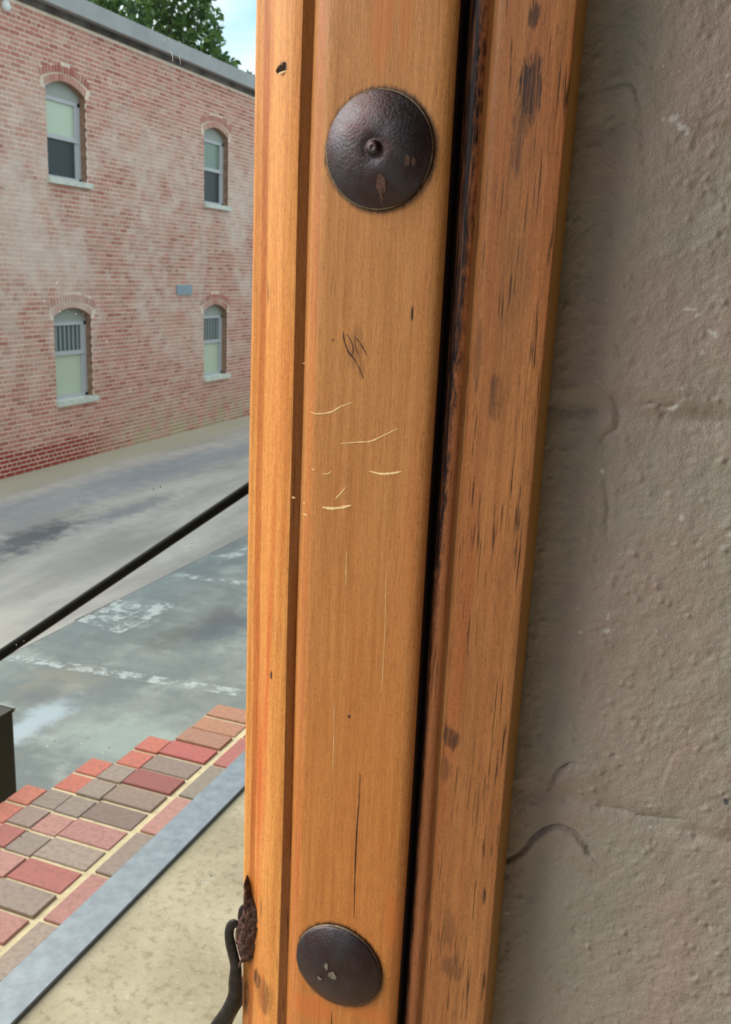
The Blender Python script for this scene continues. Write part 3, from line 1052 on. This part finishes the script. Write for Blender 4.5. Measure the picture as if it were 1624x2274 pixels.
def quad(p):
    b = len(v)
    v.extend(p)
    f.append(tuple(range(b, b + len(p))))


cuts = [BY0, 12.265, 13.20, 16.865, 17.81, BY1]
for i in range(5):
    a, b = cuts[i], cuts[i + 1]
    if i % 2 == 0:
        quad([(XM, a, SZ), (XM, b, SZ), (XM, b, BTOP), (XM, a, BTOP)])
    else:
        lo, up = (WIN[2], WIN[0]) if i == 1 else (WIN[3], WIN[1])
        quad([(XM, a, SZ), (XM, b, SZ), (XM, b, lo[2]), (XM, a, lo[2])])
        ys = np.linspace(a, b, 13)
        quad([(XM, y, arch_z(lo, y)) for y in ys] + [(XM, b, up[2]), (XM, a, up[2])])
        quad([(XM, y, arch_z(up, y)) for y in ys] + [(XM, b, BTOP), (XM, a, BTOP)])
        for w in (lo, up):                                   # reveals
            quad([(XM, a, w[2]), (XM - .14, a, w[2]), (XM - .14, a, w[3]), (XM, a, w[3])])
            quad([(XM, b, w[2]), (XM - .14, b, w[2]), (XM - .14, b, w[3]), (XM, b, w[3])])
            for y0, y1 in zip(ys, ys[1:]):
                quad([(XM, y0, arch_z(w, y0)), (XM, y1, arch_z(w, y1)), (XM - .14, y1, arch_z(w, y1)), (XM - .14, y0, arch_z(w, y0))])
rev = [1 if len({round(v[i][0], 3) for i in q}) > 1 else 0 for q in f]
obj('masonry_wall', v, f, None, bld, virt=True, mats=[M['mortar'], M['reveal']], fmat=rev)
box('building_core', (XF - 6, XF - .5, BY0, BY1, SZ, BTOP), M['mortar'], bld, virt=True)

# face bricks in common bond: the 300 nearest ones one by one, the rest joined
PZ, BH = .0706, .0530
bricks = []
nc = int((BTOP - SZ) / PZ)
for ci in range(nc):
    z0 = SZ + ci * PZ + .006
    hdr = ci % 6 == 2
    L = .105 if hdr else .21
    y = BY0 + (.0525 if hdr else (.105 if ci % 2 else 0))
    while y < BY1:
        a, b = y + .0085, y + L - .0085
        y += L
        zc = z0 + BH / 2
        skip = False
        for w in WIN:
            if w[2] - .09 < zc and w[0] - .30 < b and a < w[1] + .30:
                yl, yr = w[0], w[1]
                t0, t1 = max(a, yl), min(b, yr)
                ymid = min(max((a + b) / 2, yl), yr)
                top = arch_z(w, ymid) + .235
                wl, wr = (w[0] - .10, w[1] + .10) if zc > w[3] - .02 or zc < w[2] else (w[0], w[1])
                if zc < top and zc > w[2] - .01:
                    if a >= wl - 1e-6 and b <= wr + 1e-6:
                        skip = True
                    elif a < wl < b:
                        b = wl - (0 if wl == w[0] else .004)
                    elif a < wr < b:
                        a = wr + (0 if wr == w[1] else .004)
        if skip or b - a < .02:
            continue
        bricks.append((a, b, z0, z0 + BH))


def vis_key(bk):
    a, b, z0, z1 = bk
    y = (a + b) / 2
    c = MT.T @ np.array([XF, y, (z0 + z1) / 2 - CAM_Z])
    u, vv = c[0] / c[2] * F_PX + 812, c[1] / c[2] * F_PX + 1137
    return u, vv


near, rest = [], []
for bk_ in sorted(bricks, key=lambda q: q[0]):
    u, vv = vis_key(bk_)
    if len(near) < 300 and u > 2 and vv > 3:
        near.append(bk_)
    else:
        rest.append(bk_)
cache = {}
for a, b, z0, z1 in near:
    key = round(b - a, 4)
    if key not in cache:
        vv, ff = box_vf(XF - .02, XF, -(b - a) / 2, (b - a) / 2, -BH / 2, BH / 2)
        me = bpy.data.meshes.new('brick')
        me.from_pydata(vv, [], ff)
        me.materials.append(M['fbrick'])
        cache[key] = me
    o = link('brick', cache[key], bld)
    o.location = (RNG.uniform(-.0015, .002), VY((a + b) / 2), (z0 + z1) / 2)
V8, F8 = [], []
for a, b, z0, z1 in rest:
    base = len(V8)
    dx = RNG.uniform(-.0015, .002)
    vv, ff = box_vf(XF - .02 + dx, XF + dx, a, b, z0, z1)
    V8 += vv
    F8 += [tuple(base + i for i in q) for q in (ff[0], ff[1], ff[2], ff[3], ff[4])]
fb = obj('face_bricks', V8, F8, M['fbrick'], bld, virt=True)
fb['kind'] = 'stuff'
fb['label'] = 'rows of weathered red face bricks'

# arches of two rowlock rings over each window
for w in WIN:
    V8, F8 = [], []
    for ring in range(2):
        n = 15 + ring * 2
        half = (w[1] - w[0]) / 2 + .02 + ring * .06
        mid = (w[0] + w[1]) / 2
        for k in range(n):
            ta, tb = -1 + 2 * k / n + .02, -1 + 2 * (k + 1) / n - .02

            def pt(t, h):
                y = mid + t * half
                zz = arch_z(w, mid + t * (w[1] - w[0]) / 2) + h
                return (y + t * h * .28, zz)
            h0, h1 = (.002, .098) if ring == 0 else (.118, .212)
            c4 = [pt(ta, h0), pt(tb, h0), pt(tb, h1), pt(ta, h1)]
            base = len(V8)
            pr = .004 + ring * .012
            V8 += [(XF + pr, y, z) for y, z in c4] + [(XF - .1 * (ring == 0) - .02, y, z) for y, z in c4]
            F8 += [tuple(base + i for i in q) for q in ((0, 1, 2, 3), (0, 4, 5, 1), (1, 5, 6, 2), (2, 6, 7, 3), (3, 7, 4, 0))]
    o = obj('brick_arch', V8, F8, M['fbrick'], bld, virt=True)
    o['kind'] = 'stuff'

# windows
for w in WIN:
    a, b, zs_, zsp, zcr, zm, kind, far = w
    zb = zs_ + .085
    xw = XF - .13
    wn = box('window', (xw - .05, xw - .035, a - .02, b + .02, zs_, zcr + .02), M['head'], bld, virt=True)
    # outer frame
    fw = .055
    ztop = zsp - .10
    V8, F8 = [], []
    for bb in ((xw - .03, xw + .02, a, a + fw, zb, ztop), (xw - .03, xw + .02, b - fw, b, zb, ztop),
               (xw - .03, xw + .02, a, b, ztop - fw, ztop), (xw - .03, xw + .02, a, b, zb, zb + .05)):
        vv, ff = box_vf(*bb)
        F8 += [tuple(len(V8) + i for i in q) for q in ff]
        V8 += vv
    obj('window_frame', V8, F8, M['vinyl'], wn, virt=True)
    box('meeting_rail', (xw - .02, xw + .03, a + fw * .5, b - fw * .5, zm - .03, zm + .035), M['vinyl'], wn, virt=True)
    box('sash_stile', (xw - .02, xw + .012, b - fw - .075, b - fw, zb + .05, ztop - fw), M['vinyl'], wn, virt=True)
    ys = np.linspace(a, b, 13)
    vv = [(xw + .012, y, arch_z(w, y)) for y in ys] + [(xw + .012, b, ztop), (xw + .012, a, ztop)]
    obj('head_panel', vv, [tuple(range(15))], M['head'], wn, virt=True)
    pu = (xw - .02, xw - .01, a + fw, b - fw, zm, ztop - fw)
    pl = (xw - .02, xw - .01, a + fw, b - fw, zb + .05, zm)
    if kind == 'up':
        p1 = box('upper_pane', pu, M['shade2' if far else 'shade'], wn, virt=True)
        p2 = box('lower_pane', pl, M['darkpane'], wn, virt=True)
        p1['label'], p2['label'] = 'pale green upper pane', 'dark lower pane'
    else:
        p1 = box('upper_pane', pu, M['blindpane'], wn, virt=True)
        p2 = box('lower_pane', pl, M['shade'], wn, virt=True)
        n = 7
        for k in range(n):
            ya = a + fw + (b - a - 2 * fw - .07) * (k + .12) / n
            yb = a + fw + (b - a - 2 * fw - .07) * (k + .62) / n
            box('blind_slat', (xw - .0095, xw - .006, ya, yb, zm + .035, ztop - fw), M['slat'], wn, virt=True)
    box('sill', (XF - .14, XF + .07, a - .03, b + .07, zs_, zs_ + .085), M['sill'], bld, virt=True)

# roof edge
box('cornice', (XF - .3, XF + .03, BY0, BY1, BTOP, BTOP + .09), M['cornice_dark'], bld, virt=True)
box('roof_gutter', (XF - .3, XF + .16, BY0, BY1, BTOP + .09, BTOP + .34), M['gutter'], bld, virt=True)
box('roof', (XF - 6.1, XF - .28, BY0, BY1, BTOP + .02, BTOP + .31), M['roof'], bld, virt=True)
pl = box('wall_plate', (XF - .01, XF + .022, 15.84, 16.38, .985, 1.17), M['plaque'], bld, virt=True)
pl['label'] = 'small blue-grey metal plate on the brickwork'
vv, ff = tube([(XF, 11.47, 4.90), (XF + .05, 11.47, 4.90), (XF + .075, 11.47, 4.90)], [.075, .075, .04], 16)
obj('wall_lamp', vv, ff, M['lamp'], bld, smooth=True, virt=True)


# ------------------------------------------------------------------ tree behind the building
def make_tree(cx, cy, zg, crown, nleaf, lab):
    t = thing('leafy_tree', lab, 'tree')
    tv, tf = tube([(cx, cy, zg), (cx + .1, cy, zg + 3), (cx, cy + .1, zg + 6.5)], [.38, .28, .16], 12)
    obj('trunk', tv, tf, M['trunk'], t, smooth=True, virt=True)
    V8, F8 = [], []
    for bx, by, bz, br in crown:
        vv, ff = tube([(cx, cy, zg + 4.2), ((cx + bx) / 2, (cy + by) / 2, (zg + 4 + bz) / 2 + .4), (bx, by, bz)], [.15, .09, .03], 7)
        F8 += [tuple(len(V8) + i for i in q) for q in ff]
        V8 += vv
    obj('branches', V8, F8, M['trunk'], t, smooth=True, virt=True)
    tot = sum(c[3] ** 2 for c in crown)
    pos = []
    for bx, by, bz, br in crown:
        n = int(nleaf * br ** 2 / tot)
        d = RNG.normal(size=(n, 3))
        d /= np.linalg.norm(d, axis=1)[:, None]
        rr = br * RNG.uniform(.45, 1.0, n) ** .5
        pos.append(np.array([bx, by, bz]) + d * rr[:, None] * np.array([1, 1, .8]))
    pos = np.vstack(pos)
    n = len(pos)
    a1 = RNG.normal(size=(n, 3))
    a1 /= np.linalg.norm(a1, axis=1)[:, None]
    a2 = np.cross(a1, RNG.normal(size=(n, 3)))
    a2 /= np.linalg.norm(a2, axis=1)[:, None]
    sz = RNG.uniform(.09, .16, n)[:, None]
    P4 = np.stack([pos - a1 * sz, pos + a2 * sz * .55, pos + a1 * sz, pos - a2 * sz * .55], 1).reshape(-1, 3)
    fl = obj('foliage', P4, np.arange(4 * n).reshape(-1, 4), M['leaf'], t, virt=True)
    fl['kind'] = 'stuff'
    return t


crown = [(-18, 31.0, 7.3, 1.8), (-18.3, 30.2, 8.4, 1.5), (-18, 29.2, 9.2, 1.4), (-18.5, 28.6, 7.6, 1.7), (-17.6, 28.2, 9.9, 1.3),
         (-18, 26.4, 9.2, .9), (-18, 24.6, 8.2, 1.5), (-18, 26.4, 7.3, 1.2), (-18.4, 23.0, 8.6, 1.8), (-18, 26.2, 10.8, 1.6), (-18.4, 28.0, 11.4, 1.5),
         (-18.2, 23.6, 10.6, 1.5)]
make_tree(-18.3, 27.2, -1.7, crown, 11500, 'dark green leafy tree rising behind the brick building roof')
